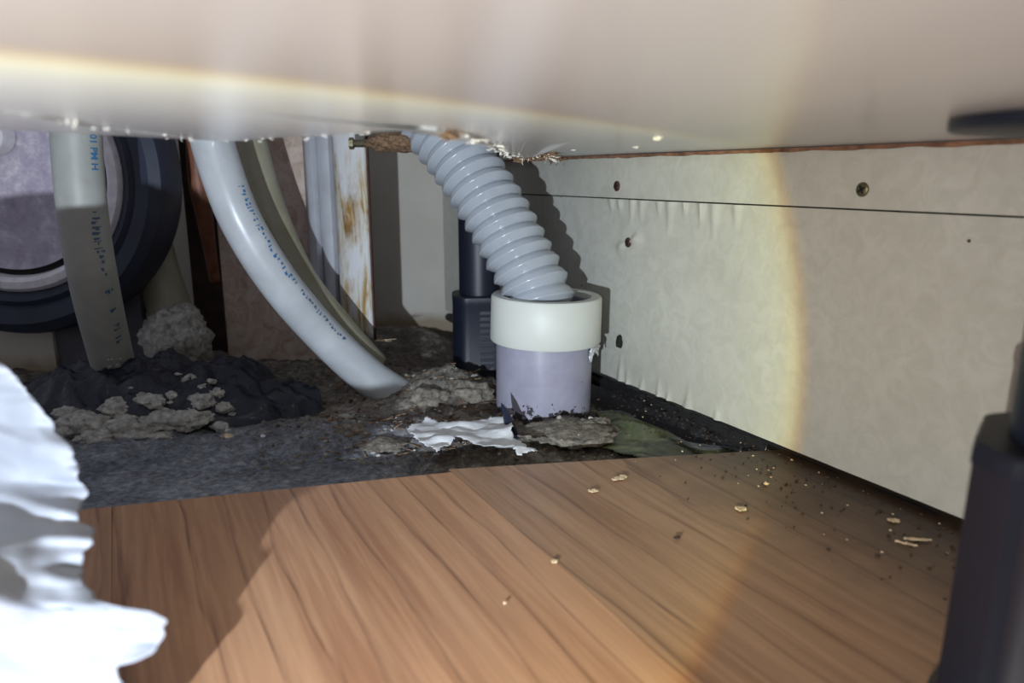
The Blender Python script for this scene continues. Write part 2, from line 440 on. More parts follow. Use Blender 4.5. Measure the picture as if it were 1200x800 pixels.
# make sure the backing lies behind the face
if (m4 @ Vector((0, -.02, 0)) - W0).dot(WN) > 0:
    for v in wall.data.vertices: v.co = v.co - Vector((WN.x, WN.y, 0)) * .044
TOPZ = H; SEAM = .1225
screwp = [onw(724, 218), onw(737, 284), onw(1012, 222), onw(727, 400)]
bl = []    # blisters: (s, z_top, length, width, direction)
for px, ln, w in ((716,.010,.005),(726,.012,.004),(741,.017,.004),(752,.015,.005),(772,.011,.004),(786,.022,.006),(803,.010,.004),(822,.016,.004),(838,.024,.006),(864,.016,.005)):
    bl.append((wall_s(onw(px, 240)), SEAM, ln, w, -1))
for px, py, ln, w in ((727,440,.020,.004),(736,445,.012,.003),(752,452,.010,.003),(772,458,.014,.003),(806,474,.016,.005),(784,462,.008,.003),(840,490,.010,.003)):
    bl.append((wall_s(onw(px, py)), .004, ln, w, 1))
def wall_relief(s, z):
    p = Vector((s, z, 0)); d = nz(p, 60, 3)*.00018
    for s0, z0, ln, w, dr in bl:
        t = (z - z0)*dr/ln
        if 0 <= t < 1:
            ww = w*(1-t)*.9 + .0004; u = (s - s0 - (nz((s0*50,0,0),1,1))*.004*t)/ww
            if abs(u) < 1: d += .0018*(1-t)*(1-abs(u))
    sp_ = screwp[1]; u = s - wall_s(sp_); v = z - sp_.z; r = math.hypot(u, v)
    if r < .018:
        a = math.atan2(v, u); star = max(0, math.cos(a*2.0+.7))**6
        d += .0020*math.exp(-((r-.006)/.006)**2)*(.25 + star)
    return d
def panel(name, z0, z1, ns, nz_, off, lab):
    bm = bmesh.new()
    grid(bm, ns, nz_, lambda u, v: wallp(S_FAR + (S_NEAR - S_FAR)*u, z0 + (z1-z0)*v, off + wall_relief(S_FAR + (S_NEAR-S_FAR)*u, z0+(z1-z0)*v)))
    be = [e for e in bm.edges if e.is_boundary]
    r = bmesh.ops.extrude_edge_only(bm, edges=be)
    for v in r['geom']:
        if isinstance(v, bmesh.types.BMVert): v.co -= WN*(.013 + off)
    bmesh.ops.recalc_face_normals(bm, faces=bm.faces)
    o = obj(name, bm, M['side'], wall); sharp(o, 40); o['label'] = lab; return o
panel('panel', .004, SEAM - .0004, 620, 70, 0.0, 'large lower laminate panel with blistered edges')
panel('panel', SEAM + .0004, TOPZ - .0016, 240, 12, .0006, 'narrow upper laminate strip')
bm = bmesh.new()
grid(bm, 300, 1, lambda u, v: wallp(S_FAR + (S_NEAR-S_FAR)*u, TOPZ - .0004 - v*(.0016 + .0006*nz((u*60,0,0),1,3)), .0016))
o = solid(obj('raw_board_edge', bm, simple('raw_brown_edge', (.20, .10, .06), .9, var=.5, sc=200), wall), .003)
# gasket in the gap below the panel
bm = bmesh.new()
pth = [wallp(S_FAR - .02 - (S_FAR + .52)*t, -.004 + .0008*nz((t*30,1,0),1,3), -.004 + .001*nz((t*40,4,0),1,2)) for t in [i/160 for i in range(161)]]
tube(bm, pth, lambda i, k: .0042 + .0004*nz((i*.5, k*3, 0), 1, 2), 12)
obj('gasket', bm, M['bead'], wall, True)['label'] = 'black sealing strip under the panel'

def screw(p, r, mat, tilt=0.0, lab=None):
    bm = bmesh.new()
    q = WN.to_track_quat('Z', 'Y').to_matrix().to_4x4()
    m = Matrix.Translation(p + WN*.0006) @ q @ Matrix.Rotation(tilt, 4, 'Z')
    lathe(bm, [(r*1.0, -.001), (r, .0003), (r*.85, .0008), (r*.35, .0010)], 24, m)
    # cross recess
    lathe(bm, [(r*.35, .0010), (r*.30, .0002), (0.00001, .0002)], 24, m)
    o = obj('screw', bm, mat, wall, True)
    bm = bmesh.new()
    for a in (0, math.pi/2):
        box(bm, (-r*.62, -r*.13, .0006), (r*.62, r*.13, .00115), m @ Matrix.Rotation(a, 4, 'Z'))
    obj('cross_slot', bm, M['hole'], o); o.name = 'screw'
    if lab: o['label'] = lab
screw(screwp[0], .0033, M['rust_screw'], .3, 'rusty screw in the upper strip')
screw(screwp[1], .0031, M['rust_screw'], .8, 'rusty screw in lifted laminate')
screw(screwp[2], .0031, M['screw'], .5, 'dull brass cross-head screw')
bm = bmesh.new(); p = screwp[3]
q = WN.to_track_quat('Z', 'Y').to_matrix().to_4x4()
lathe(bm, [(.0038, .0), (.0030, .0022), (.0012, .0030), (.00001, .0030)], 14, Matrix.Translation(p) @ q @ Matrix.Diagonal((.7, 1.2, 1, 1)))
for v in bm.verts: v.co += Vector((nz(v.co, 500, 2), nz(v.co, 500, 2, 3), nz(v.co, 500, 2, 6)))*.0006
obj('screw', bm, M['hole'], wall)['label'] = 'blackened screw end low beside the pipe'

# ---------------------------------------------------------------- back panel
YB = .73
bm = bmesh.new(); box(bm, (-.75, YB, -.03), (-.02, YB + .015, .42)); 
back = struct(obj('wall_back', bm, M['back']), 'beige back panel behind the pipes')

# ---------------------------------------------------------------- cabinet underside
edge_px = [(-900,60),(-500,88),(-250,106),(-120,118),(0,133),(60,140),(110,149),(150,154),(200,159),(240,163),(275,165),(320,161),(380,158),(420,155),(450,153.5),(480,152),(510,152.5),(535,159),(560,167),(590,177),(606,183),(618,185.5),(628,182),(637,178.5),(648,183),(655,184.8)]
drp = {535:.0012, 560:.0024, 590:.0034, 606:.0041, 618:.0044, 628:.0034, 637:.0008}
edge_w = [onz(x, y, H - drp.get(x, .0007)) for x, y in edge_px]; edge_w[-1] = wallp(wall_s(onw(655, 185)), H)
edge_c = catmull(edge_w, 26)
tot = sum((b-a).length for a, b in zip(edge_c, edge_c[1:]))
edge_c = resample(edge_c, tot/620)
EN = len(edge_c) - 1
wx = lambda Y: W0.x + (Y - W0.y)*WD.x/WD.y
def ceil_pt(i, v):
    E = edge_c[i]; u = i/EN
    X0 = -.62; X1 = wx(-.03)
    Fp = Vector((X0 + (X1-X0)*(u**1.0), -.03, H))
    # front points slide so that the last column follows the side panel
    jag = nz(E, 260, 4)*.0016
    p = Fp.lerp(Vector((E.x, E.y + jag*(1 if i < EN-3 else 0), H)), v)
    dr = max(0, H - E.z)
    d = (1-v)*(E-Fp).length
    wob = .00025*nz((E.x*6, 0, 0), 1, 2) * smooth(.25, 0, d)
    p.z = H - dr*smooth(.075, .0, d) + wob
    if i == EN: p.z = H
    return p
bm = bmesh.new(); NV = 70
vv = [1-(1-j/NV)**1.8 for j in range(NV+1)]
V = [[bm.verts.new(ceil_pt(i, v)) for v in vv] for i in range(EN+1)]
for i in range(EN):
    for j in range(NV): bm.faces.new((V[i][j], V[i][j+1], V[i+1][j+1], V[i+1][j]))
be = [e for e in bm.edges if e.is_boundary]
r = bmesh.ops.extrude_edge_only(bm, edges=be); tv = [g for g in r['geom'] if isinstance(g, bmesh.types.BMVert)]
for v in tv: v.co.z = H + .015 + .002*nz(v.co, 200, 2); 
bmesh.ops.contextual_create(bm, geom=[e for e in bm.edges if e.is_boundary])
ceiling = struct(obj('ceiling', bm, M['melamine'], None, False), 'white melamine underside of the cabinet with a torn edge')
sharp(ceiling, 40)
# torn fringe on the edge: pale laminate shreds and brown fibres
def shreds(pts, mat, name, ln, n, par, lab, spread=.4, seed=1):
    rnd = random.Random(seed); bm = bmesh.new()
    for _ in range(n):
        p = rnd.choice(pts).copy(); p += Vector((rnd.uniform(-.002,.002), rnd.uniform(-.003,.002), rnd.uniform(-.001,.001)))
        d = Vector((rnd.uniform(-1,1), rnd.uniform(-.3,.5), rnd.uniform(-1,.15)*spread)).normalized()*ln*rnd.uniform(.4,1.2)
        w = Vector((rnd.uniform(-1,1), rnd.uniform(-1,1), rnd.uniform(-1,1))).normalized()*ln*.09
        k = Vector((rnd.uniform(-1,1), 0, rnd.uniform(-1,1)))*ln*.2
        a = [bm.verts.new(q) for q in (p-w, p+w, p+d*.5+w*.8+k, p+d*.5-w*.8+k)]; bm.faces.new(a)
        t = bm.verts.new(p+d); bm.faces.new((a[3], a[2], t))
    o = obj(name, bm, mat, par); o['kind'] = 'stuff'; o['label'] = lab; solid(o, .0002); return o
ed = [p for p in edge_c]
def near(px0, px1):
    out = []
    for p in ed:
        dd = p - CAM; fw = dd.y*cp - dd.z*spn
        x = 600 + F_PX*dd.x/fw
        if px0 <= x <= px1: out.append(Vector((p.x, p.y, p.z)))
    return out
shreds(near(60, 440), M['pale_fibre'], 'laminate_shreds', .0015, 40, ceiling, 'pale shreds of torn laminate', .5, 3)
shreds(near(632, 655), M['fibre'], 'torn_fibres', .0065, 300, ceiling, 'brown torn chipboard fibres', .25, 4)
shreds(near(612, 622), M['fibre'], 'torn_fibres', .004, 50, ceiling, 'brown fibres at the tip of the sagging flap', .3, 9)
shreds(near(540, 625), M['pale_fibre'], 'laminate_shreds', .0028, 45, ceiling, 'pale torn laminate lip', .4, 8)
shreds(near(635, 655), M['pale_fibre'], 'torn_fibres', .006, 60, ceiling, 'pale torn fibres', .5, 5)
shreds(near(520, 534), M['fibre'], 'torn_fibres', .003, 50, ceiling, 'brown fibres above the grey hose', .3, 6)
for px, py, r in ((745,172,.0016),(771,161,.0018),(672,175,.0015)):       # loose white flecks on the board
    c = onz(px, py, H); bm = bmesh.new(); bmesh.ops.create_icosphere(bm, subdivisions=2, radius=r)
    for v in bm.verts: v.co = c + Vector((v.co.x*1.0, v.co.y*1.8, v.co.z*.6)) + Vector((nz(v.co+c, 900, 2),)*3)*.0006
    obj('laminate_fleck', bm, M['pale_fibre'], ceiling)

# ================================================================ ground height
def G(px, py, z=-.008): return onz(px, py, z)
mounds = [(G(530,462), .036, .026, .017), (G(500,452), .03, .02, .008), (G(668,506), .024, .009, .013), (G(420,500), .05, .022, .006),
          (G(350,430), .07, .035, .004), (G(570,490), .03, .015, .006), (G(700,500), .012, .008, .006)]
BM = G(172, 487, -.008)
def hD(x, y, rough=True):
    p = Vector((x, y, 0)); z = -.0125
    fr = smooth(.03, .11, (p - EL0).dot(Vector((.10, .995, 0))) )           # 0 near the plank edge, 1 further in
    wallgap = smooth(.005, .035, (W0 - p).dot(-WN))
    z += .003*nz(p, 16, 3)
    for c, sx, sy, hh in mounds:
        z += hh*math.exp(-((x-c.x)/sx)**2 - ((y-c.y)/sy)**2)
    lf = smooth(-.03, -.10, x)
    if rough:
        am = (.0042)*(fr*.8+.2)*(1-.45*lf)
        z += am*nz(p, 110, 5, 2) + am*.5*abs(nz(p, 300, 3, 5))
    z += .004*lf*(1-fr)
    z = z*wallgap + (-.0175)*(1-wallgap)
    # keep under the plank ends
    return min(z, .012)
def mound(x, y):
    u, v = (x - BM.x)/.100, (y - BM.y - .026)/.046
    r = math.hypot(u, v)
    if r >= 1.25: return -1
    return -.014 + .034*max(0, 1 - r*r*.75)**.9 * (1+.25*nz((x, y, 0), 30, 2, 8)) + .0060*nz((x, y, 0), 60, 4, 3)
def surf(px, py):
    r = ray(px, py); t = .12
    while t < 1.2:
        P = CAM + r*t
        if P.z < max(hD(P.x, P.y), mound(P.x, P.y)): return P
        t += .001
    return CAM + r*t

def color_layer(bm, fn):
    cl = bm.loops.layers.float_color.new('Col')
    for f in bm.faces:
        for L in f.loops: L[cl] = (*fn(L.vert.co), 1)
def lerp3(a, b, t): t = clamp(t); return tuple(x + (y-x)*t for x, y in zip(a, b))
poly = [(-.62, YB), (wx(YB)+.002, YB), (wx(.33)+.004, .33), (ER1.x+.02, ER1.y-.012), (S1.x, S1.y-.012), (EL0.x, EL0.y-.012), (-.62, EL0.y-.10)]
bm = patch(poly, .0022, lambda x, y: Vector((x, y, min(hD(x, y), -.001 if (Vector((x,y,0))-S1).dot(Vector((-.1,.995,0))) < .015 else 1))))
def dirtcol(c):
    n = nz(c, 30, 4, 11); n2 = nz(c, 90, 4, 14)
    base = lerp3((.11, .09, .072), (.27, .24, .20), n*.9+.45)
    base = lerp3(base, (.10, .045, .022), smooth(.25, .55, n2)*.6*smooth(-.16, -.06, c.x))
    lf = smooth(-.01, -.09, c.x)*smooth(.46, .38, c.y)
    base = lerp3(base, lerp3((.15,.165,.195), (.28,.30,.34), n*.8+.5), lf*.85)
    base = lerp3(base, (.22, .205, .17), smooth(-.005, .004, c.z)*.75)
    base = lerp3(base, (.34, .32, .29), smooth(.55, .75, nz(c, 140, 3, 21))*.8)
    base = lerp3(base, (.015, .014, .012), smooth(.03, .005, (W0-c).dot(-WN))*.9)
    return base
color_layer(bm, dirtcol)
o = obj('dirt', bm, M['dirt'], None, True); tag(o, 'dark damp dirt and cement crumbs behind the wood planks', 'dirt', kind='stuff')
# loose grit
rnd = random.Random(12)
def pebble(bm, c, r, rr, sq=.7):
    o_ = len(bm.verts); t = bmesh.ops.create_icosphere(bm, subdivisions=1, radius=r)['verts']
    ax = Vector((rr.uniform(.7,1.5), rr.uniform(.7,1.3), sq))
    rot = Matrix.Rotation(rr.uniform(0, 6), 3, 'Z')
    for v in t:
        q = rot @ Vector((v.co.x*ax.x, v.co.y*ax.y, v.co.z*ax.z)); v.co = c + q*(1+.45*nz(q*40/r*.02 + c*300, 1, 2))
def scatter(n, region, rmin, rmax, mat, lab, seed):
    rr = random.Random(seed); bm = bmesh.new(); k = 0
    while k < n:
        px, py = rr.uniform(region[0], region[2]), rr.uniform(region[1], region[3])
        P = onz(px, py, -.008)
        if (P - S1).dot(Vector((-.1, .995, 0))) < .004 or (P-W0).dot(WN) < .004: k += 1; continue
        P.z = hD(P.x, P.y); r = rr.uniform(rmin, rmax)**1.0
        pebble(bm, P, r, rr); k += 1
    o = obj('grit', bm, mat); tag(o, lab, 'grit', kind='stuff'); return o
scatter(900, (300, 405, 720, 540), .0004, .0019, M['mortar_dark'], 'loose brown grit around the drain pipe and hoses', 31)
scatter(260, (380, 425, 720, 530), .0005, .0016, M['mortar'], 'pale cement grains around the drain pipe', 32)
scatter(220, (250, 400, 560, 500), .0005, .0020, M['crumb'], 'dark rotten wood crumbs behind the tissue scrap', 33)
# bark-like fibres in the dirt
rr = random.Random(5); bm = bmesh.new()
for _ in range(260):
    px, py = rr.uniform(380, 600), rr.uniform(420, 530); P = onz(px, py, -.008); P.z = hD(P.x, P.y) + .0006
    if (P - S1).dot(Vector((-.1, .995, 0))) < .006: continue
    a = rr.gauss(.2, .7); d = Vector((math.cos(a), math.sin(a), rr.uniform(-.2, .3)))*rr.uniform(.002, .007); w = Vector((-d.y, d.x, 0)).normalized()*.0004
    q = [bm.verts.new(v) for v in (P-d-w, P+d-w*.3, P+d+w*.3, P-d+w)]; bm.faces.new(q)
o = obj('wood_fibres', bm, simple('damp_fibre', (.22, .13, .07), .8, var=.7, sc=400)); solid(o, .0005)
tag(o, 'damp brown wood fibres strewn left of the drain pipe', 'debris', kind='stuff')

# ---------------------------------------------------------------- black polythene mound with mortar lumps
bm = bmesh.new(); NA, NR = 120, 46
def mp_(u, v):
    a = u*2*math.pi; r = v*1.12; x = BM.x + math.cos(a)*r*.100; y = BM.y + .026 + math.sin(a)*r*.046
    h_ = mound(x, y); g = hD(x, y, False) - .002
    z = max(h_, g) if r < 1.0 else g
    fold = abs(nz((x, y, 0), 55, 3, 40))
    return Vector((x, y, z + .0060*fold*(1 if r < 1.0 else 0)))
grid(bm, NA, NR, mp_); bmesh.ops.remove_doubles(bm, verts=bm.verts, dist=.00001)
o = obj('plastic_sheet', bm, M['film'], None, True)
tag(o, 'crumpled black polythene sheet heaped under grey mortar lumps', 'plastic sheet')
def chunk(px, py, w, h_, mat, seed, name='mortar_lump', flat=.55):
    P = surf(px, py); s = P.y/F_PX
    bm = bmesh.new(); bmesh.ops.create_icosphere(bm, subdivisions=4 if w > 20 else 3, radius=1)
    for v in bm.verts:
        d = 1 + .35*nz(v.co + Vector((seed*3.3, 0, 0)), 1.3, 2) + .20*nz(v.co + Vector((seed*3.3, 0, 0)), 4.0, 4)
        v.co = Vector((v.co.x*w*s/2, v.co.y*w*s/2*.7, v.co.z*h_*s/2*flat*1.4))*d + P
    return obj(name, bm, mat, None, True)
lumps = [(98,497,46,30),(140,478,34,24),(152,503,52,30),(118,512,40,20),(176,470,26,20),(192,492,38,26),(205,465,16,14),(222,492,34,22),(236,470,24,20),
         (252,462,16,16),(262,478,18,14),(206,440,14,8),(240,488,16,14),(222,444,12,12),(258,500,16,12),(80,484,26,18),(150,492,20,14),(186,512,24,12)]
lumps = [(x, y, w*1.25, h_*1.25) for x, y, w, h_ in lumps]
own = {0:'broad grey mortar lump at the left foot of the black polythene heap', 2:'long grey mortar lump, largest and lowest in the middle of the black polythene heap', 1:'rounded grey mortar lump above the left foot of the polythene heap',
       3:'flat grey mortar lump at the front foot of the black polythene heap', 5:'angular grey mortar lump just right of the middle of the polythene heap', 7:'grey mortar lump at the lower right of the black polythene heap', 8:'grey mortar lump on the right slope of the polythene heap'}
for i, (x, y, w, h_) in enumerate(lumps):
    o = chunk(x, y, w*1.1, h_, M['mortar'], i+1)
    if i in own: tag(o, own[i], 'mortar lump', 'mortar lumps on the black polythene')
    else: tag(o, 'small grey mortar crumb stuck on the black polythene heap', 'mortar lump', 'small mortar crumbs on the black polythene')
rr = random.Random(41)
for i in range(26):
    x, y = rr.uniform(90, 290), rr.uniform(445, 515); w = rr.uniform(6, 15)
    tag(chunk(x, y, w, w*.8, M['mortar'], 200+i), 'small grey mortar crumb stuck on the black polythene heap', 'mortar lump', 'small mortar crumbs on the black polythene')
o = chunk(268, 512, 13, 12, M['shaving'], 50, 'stone'); tag(o, 'small yellowish stone at the right foot of the polythene heap', 'stone')
o = chunk(308, 512, 8, 8, M['tissue'], 51, 'pebble'); tag(o, 'tiny white pebble on the dirt right of the polythene heap', 'pebble')
o = chunk(161, 505, 10, 22, M['shaving'], 52, 'wood_splinter'); tag(o, 'short brown splinter among the mortar lumps', 'splinter')
# mortar lumps by the pipe
for i, (x, y, w, h_, m, lb) in enumerate(((665,506,112,26,'mortar_dark','long brown-grey mortar ridge in front of the drain pipe'),(553,462,52,44,'mortar_dark','grey mortar heap touching the left side of the drain pipe'),(508,466,56,34,'mortar_dark','low grey mortar lump between hose end and pipe'),
         (412,505,36,26,'mortar_dark','broken grey lump left of the tissue scrap'),(703,496,26,20,'mortar_dark','small dark lump at the right foot of the drain pipe'),(448,520,60,14,'mortar_dark','flat grey flake in front of the tissue scrap'),(405,490,22,14,'mortar','small pale lump below the curved hose'))):
    o = chunk(x, y, w, h_, M[m], 70+i); tag(o, lb, 'mortar lump')

# ---------------------------------------------------------------- drain pipe
PC = onz(639, 487, -.004); PC.y += .028
PR = .0300
TOP = CAM_H + (ray(644, 345).z/ray(644, 345).y)*PC.y
BOTC = CAM_H + (ray(644, 412).z/ray(644, 412).y)*(PC.y - .033)
pipe = thing('drain_pipe', 'lavender-grey drain pipe with a white collar standing in the dirt', 'pipe', (PC.x, PC.y, floor_top))
bm = bmesh.new(); lathe(bm, [(PR, floor_top), (PR, TOP - .004), (PR*.88, TOP - .004), (PR*.88, floor_top)], 72, Matrix.Translation((PC.x, PC.y, 0)))
sharp(obj('pipe_body', bm, None, pipe), 40)
def pipemat():
    m, nt, b = newmat('stained_lavender_pvc'); v = geo(nt)
    n = noise_tex(nt, 90, 5, vec=v)
    c = ramp(nt, n.outputs[0], [(.3, (.31, .30, .38)), (.7, (.37, .36, .44))]).outputs[0]
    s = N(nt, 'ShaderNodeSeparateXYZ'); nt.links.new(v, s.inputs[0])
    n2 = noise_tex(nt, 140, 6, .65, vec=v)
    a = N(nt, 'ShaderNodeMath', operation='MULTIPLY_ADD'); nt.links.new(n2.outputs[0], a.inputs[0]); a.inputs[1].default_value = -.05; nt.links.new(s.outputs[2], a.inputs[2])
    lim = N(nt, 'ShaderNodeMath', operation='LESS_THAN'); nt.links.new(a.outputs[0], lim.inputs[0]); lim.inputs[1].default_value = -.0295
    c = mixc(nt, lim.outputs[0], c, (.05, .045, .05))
    vo = N(nt, 'ShaderNodeTexVoronoi'); vo.inputs['Scale'].default_value = 120; nt.links.new(v, vo.inputs['Vector'])
    gt = noise_tex(nt, 55, 2, vec=v)
    t1 = N(nt, 'ShaderNodeMath', operation='LESS_THAN'); nt.links.new(vo.outputs['Distance'], t1.inputs[0]); t1.inputs[1].default_value = .11
    t2 = N(nt, 'ShaderNodeMath', operation='GREATER_THAN'); nt.links.new(gt.outputs[0], t2.inputs[0]); t2.inputs[1].default_value = .56
    mm = N(nt, 'ShaderNodeMath', operation='MULTIPLY'); nt.links.new(t1.outputs[0], mm.inputs[0]); nt.links.new(t2.outputs[0], mm.inputs[1])
    c = mixc(nt, mm.outputs[0], c, (.03, .03, .04))
    nt.links.new(c, b.inputs['Base Color']); b.inputs['Roughness'].default_value = .33; return m
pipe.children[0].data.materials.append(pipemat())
CR = .0345
bm = bmesh.new()
lathe(bm, [(PR, BOTC), (CR-.0006, BOTC), (CR, BOTC+.0008), (CR*.99, TOP-.0012), (CR*.985-.0008, TOP), (.0278, TOP), (.027, TOP-.001), (.027, BOTC)], 96, Matrix.Translation((PC.x, PC.y, 0)) @ Matrix.Rotation(math.radians(1.2), 4, 'Y'))
sharp(obj('collar', bm, M['collar'], pipe), 40)['label'] = 'white plastic collar'
bm = bmesh.new()
def tapef(u, v):
    a = math.radians(-28 + 46*u); r = .0302 + .0025*abs(nz((u*3, v*2, 0), 1.5, 3)) + .006*v*u
    return Vector((PC.x + r*math.cos(a), PC.y + r*math.sin(a), BOTC + .002 - .0135*v*(.7+.5*nz((u*6, 0, 0), 1, 3))))
grid(bm, 26, 14, tapef); solid(obj('torn_tape', bm, M['tissue'], pipe, True), .0004)['label'] = 'torn white tape hanging below the collar'
# corrugated hose
hp = [ony(640, 376, PC.y-.004), ony(629, 340, PC.y), ony(607, 298, PC.y+.008), ony(583, 254, PC.y+.018), ony(556, 210, PC.y+.029), ony(524, 166, PC.y+.042), ony(484, 118, PC.y+.058), ony(440, 50, PC.y+.09)]
path = resample(catmull(hp, 30), .00055)
hp = hp
bm = bmesh.new(); pitch = .0099
def rc(i, k):
    ph = (i*.00055/pitch + k) % 1.0
    return .0174 + .0036*(1 - abs(2*ph-1)**2.0) + .0008*math.exp(-((ph-.42)/.08)**2)
fr = tube(bm, path, rc, 56)
hose = obj('corrugated_hose', bm, M['corr'], None, True)
tag(hose, 'grey-blue ribbed hose leaning into the white-collared drain pipe', 'hose')

# ---------------------------------------------------------------- milky hoses
def milky(name, pts, r, mat, label, flat=1.0):
    path = resample(catmull(pts, 24), .002); bm = bmesh.new(); fr = tube(bm, path, lambda i, k: r*(1+.012*nz((i*.05, 0, 0), 1, 2)), 40, .72, flat)
    o = obj(name, bm, mat, None, True); tag(o, label, 'hose', 'milky drain hoses' if False else None); return o, path, fr
def onhose(path, fr, r, s, ang, lift=.00015):
    i = clamp(s/.002, 0, len(path)-1.001); k = int(i); t = i-k
    p = path[k].lerp(path[k+1], t); _, a, b = fr[k]
    return p + (a*math.cos(ang) + b*math.sin(ang))*(r+lift)
def ink_text(txt, par, path, fr, r, s0, ang, size, mat, flip=1):
    cu = bpy.data.curves.new('print', 'FONT'); cu.body = txt; cu.size = size; cu.resolution_u = 3; cu.offset = size*.02
    tmp = bpy.data.objects.new('tmp', cu); scn.collection.objects.link(tmp); bpy.context.view_layer.update()
    me = bpy.data.meshes.new_from_object(tmp.evaluated_get(bpy.context.evaluated_depsgraph_get()))
    bpy.data.objects.remove(tmp)
    bm = bmesh.new(); bm.from_mesh(me); bpy.data.meshes.remove(me)
    bmesh.ops.subdivide_edges(bm, edges=[e for e in bm.edges if e.calc_length() > size*.3], cuts=2)
    for v in bm.verts: v.co = onhose(path, fr, r*1.012, s0 + v.co.x*flip, ang + v.co.y/r*sideA, .0002)
    o = obj('print', bm, mat, par); o['label'] = 'blue printed lettering'
def ink_smudge(par, path, fr, r, s0, s1, ang, h_, mat, seed):
    rr = random.Random(seed); bm = bmesh.new(); s = s0
    while s < s1:
        w = rr.uniform(.0010, .0026)
        for _ in range(3):
            a0 = ang + rr.uniform(-.5, .5)*h_/r; dw = rr.uniform(.0003, w); da = rr.uniform(.0006, h_*.6)/r
            q = [bm.verts.new(onhose(path, fr, r*1.012, s + x, a0 + y)) for x, y in ((0,0),(dw,0),(dw,da),(0,da))]; bm.faces.new(q)
        s += w + rr.uniform(.0004, .0018)
    o = obj('print', bm, mat, par); o['label'] = 'smudged blue print'
R = .0128
oA, pA, fA = milky('drain_hose', [ony(86, 40, .415), ony(88, 110, .415), ony(90, 170, .415), ony(97, 250, .415), ony(110, 330, .42), ony(126, 400, .445), ony(138, 445, .468), ony(150, 490, .50)], R, M['hose_grey'],
    'milky hose with blue print hanging upright before the round metal lid')
oB, pB, fB = milky('drain_hose', [ony(222, 40, .45), ony(237, 110, .45), ony(253, 180, .45), ony(283, 260, .45), ony(330, 335, .46), ony(385, 398, .475), ony(432, 441, .482), ony(470, 466, .485), ony(498, 486, .488)], R*.98, M['hose'],
    'milky hose curving down in front of the white metal channel, end in the dirt')
oC, pC, fC = milky('drain_hose', [ony(262, 40, .52), ony(276, 110, .52), ony(289, 170, .515), ony(313, 250, .51), ony(347, 325, .505), ony(392, 385, .50), ony(436, 434, .505)], .0135, M['hose_shaded'],
    'hose tucked behind the curved milky hose, shade painted in as olive')
oD, pD, fD = milky('drain_hose', [ony(140, 60, .60), ony(152, 150, .60), ony(164, 230, .59), ony(182, 310, .58), ony(203, 375, .57), ony(214, 420, .56)], .0165, M['hose_shaded'],
    'short hose behind the round lid, its foot caked in mortar')
# print faces the camera side: find angle of a pixel side on the hose
def ang_at(path, fr, s, side):
    i = int(s/.002); t, a, b = fr[i]; view = (CAM - path[i]).normalized()
    base = math.atan2(view.dot(b), view.dot(a)); return base + side
def len_at_y(path, py, px_hint=None):
    best = 1e9; bi = 0
    for i, p in enumerate(path):
        d = p - CAM; fw = d.y*cp - d.z*spn; y = 400 - F_PX*(d.y*spn + d.z*cp)/fw
        if abs(y-py) < best: best = abs(y-py); bi = i
    return bi*.002
sA = len_at_y(pA, 146); sideA = None
for sgn in (1, -1):
    a = ang_at(pA, fA, sA, .62*sgn)
    if onhose(pA, fA, R, sA, a).x > pA[int(sA/.002)].x: sideA = sgn
aA = ang_at(pA, fA, sA, .50*sideA)
ink_text('01 PM H', oA, pA, fA, R, sA + .0045, aA, .0056, M['ink'], 1)
s2_ = len_at_y(pA, 244)
ink_smudge(oA, pA, fA, R, s2_, len_at_y(pA, 315), aA + .05*sideA, .0038, M['ink_dark'], 3)
for yy in (330, 350, 368, 380): ink_smudge(oA, pA, fA, R, len_at_y(pA, yy), len_at_y(pA, yy+5), aA + .12*sideA, .0035, M['ink_dark'], yy)
sB = len_at_y(pB, 225)
aB = ang_at(pB, fB, len_at_y(pB, 300), .72*sideA)
ink_smudge(oB, pB, fB, R*.98, sB, len_at_y(pB, 335), aB, .0030, M['ink'], 8)
ink_smudge(oB, pB, fB, R*.98, len_at_y(pB, 345), len_at_y(pB, 405), aB, .0024, M['ink_dark'], 9)
# cement splash on hose A
bm = bmesh.new()
rr = random.Random(3)
for _ in range(16):
    s = len_at_y(pA, rr.uniform(398, 420)); a = ang_at(pA, fA, s, rr.uniform(-.35, .3)); c = onhose(pA, fA, R, s, a, 0); pebble(bm, c, rr.uniform(.0005, .0012), rr, .6)
obj('cement_splash', bm, M['mortar'], oA)
# mortar blob on hose D
def bigblob(name, px, py, Y, w, h_, d, mat, label, cat, seed, sub=5):
    c = ony(px, py, Y); s = Y/F_PX; bm = bmesh.new(); bmesh.ops.create_icosphere(bm, subdivisions=sub, radius=1)
    for v in bm.verts:
        q = v.co.copy(); k = 1 + .25*nz(q, 1.6, 3, seed) + .16*abs(nz(q, 6, 4, seed+4))
        v.co = c + Vector((q.x*w*s/2, q.y*d, q.z*h_*s/2))*k
    o = obj(name, bm, mat, None, True); tag(o, label, cat); return o
bigblob('mortar_lump', 208, 402, .55, 74, 88, .022, M['mortar'], 'tall crumbly mortar plug around the foot of the rear hose', 'mortar lump', 2)

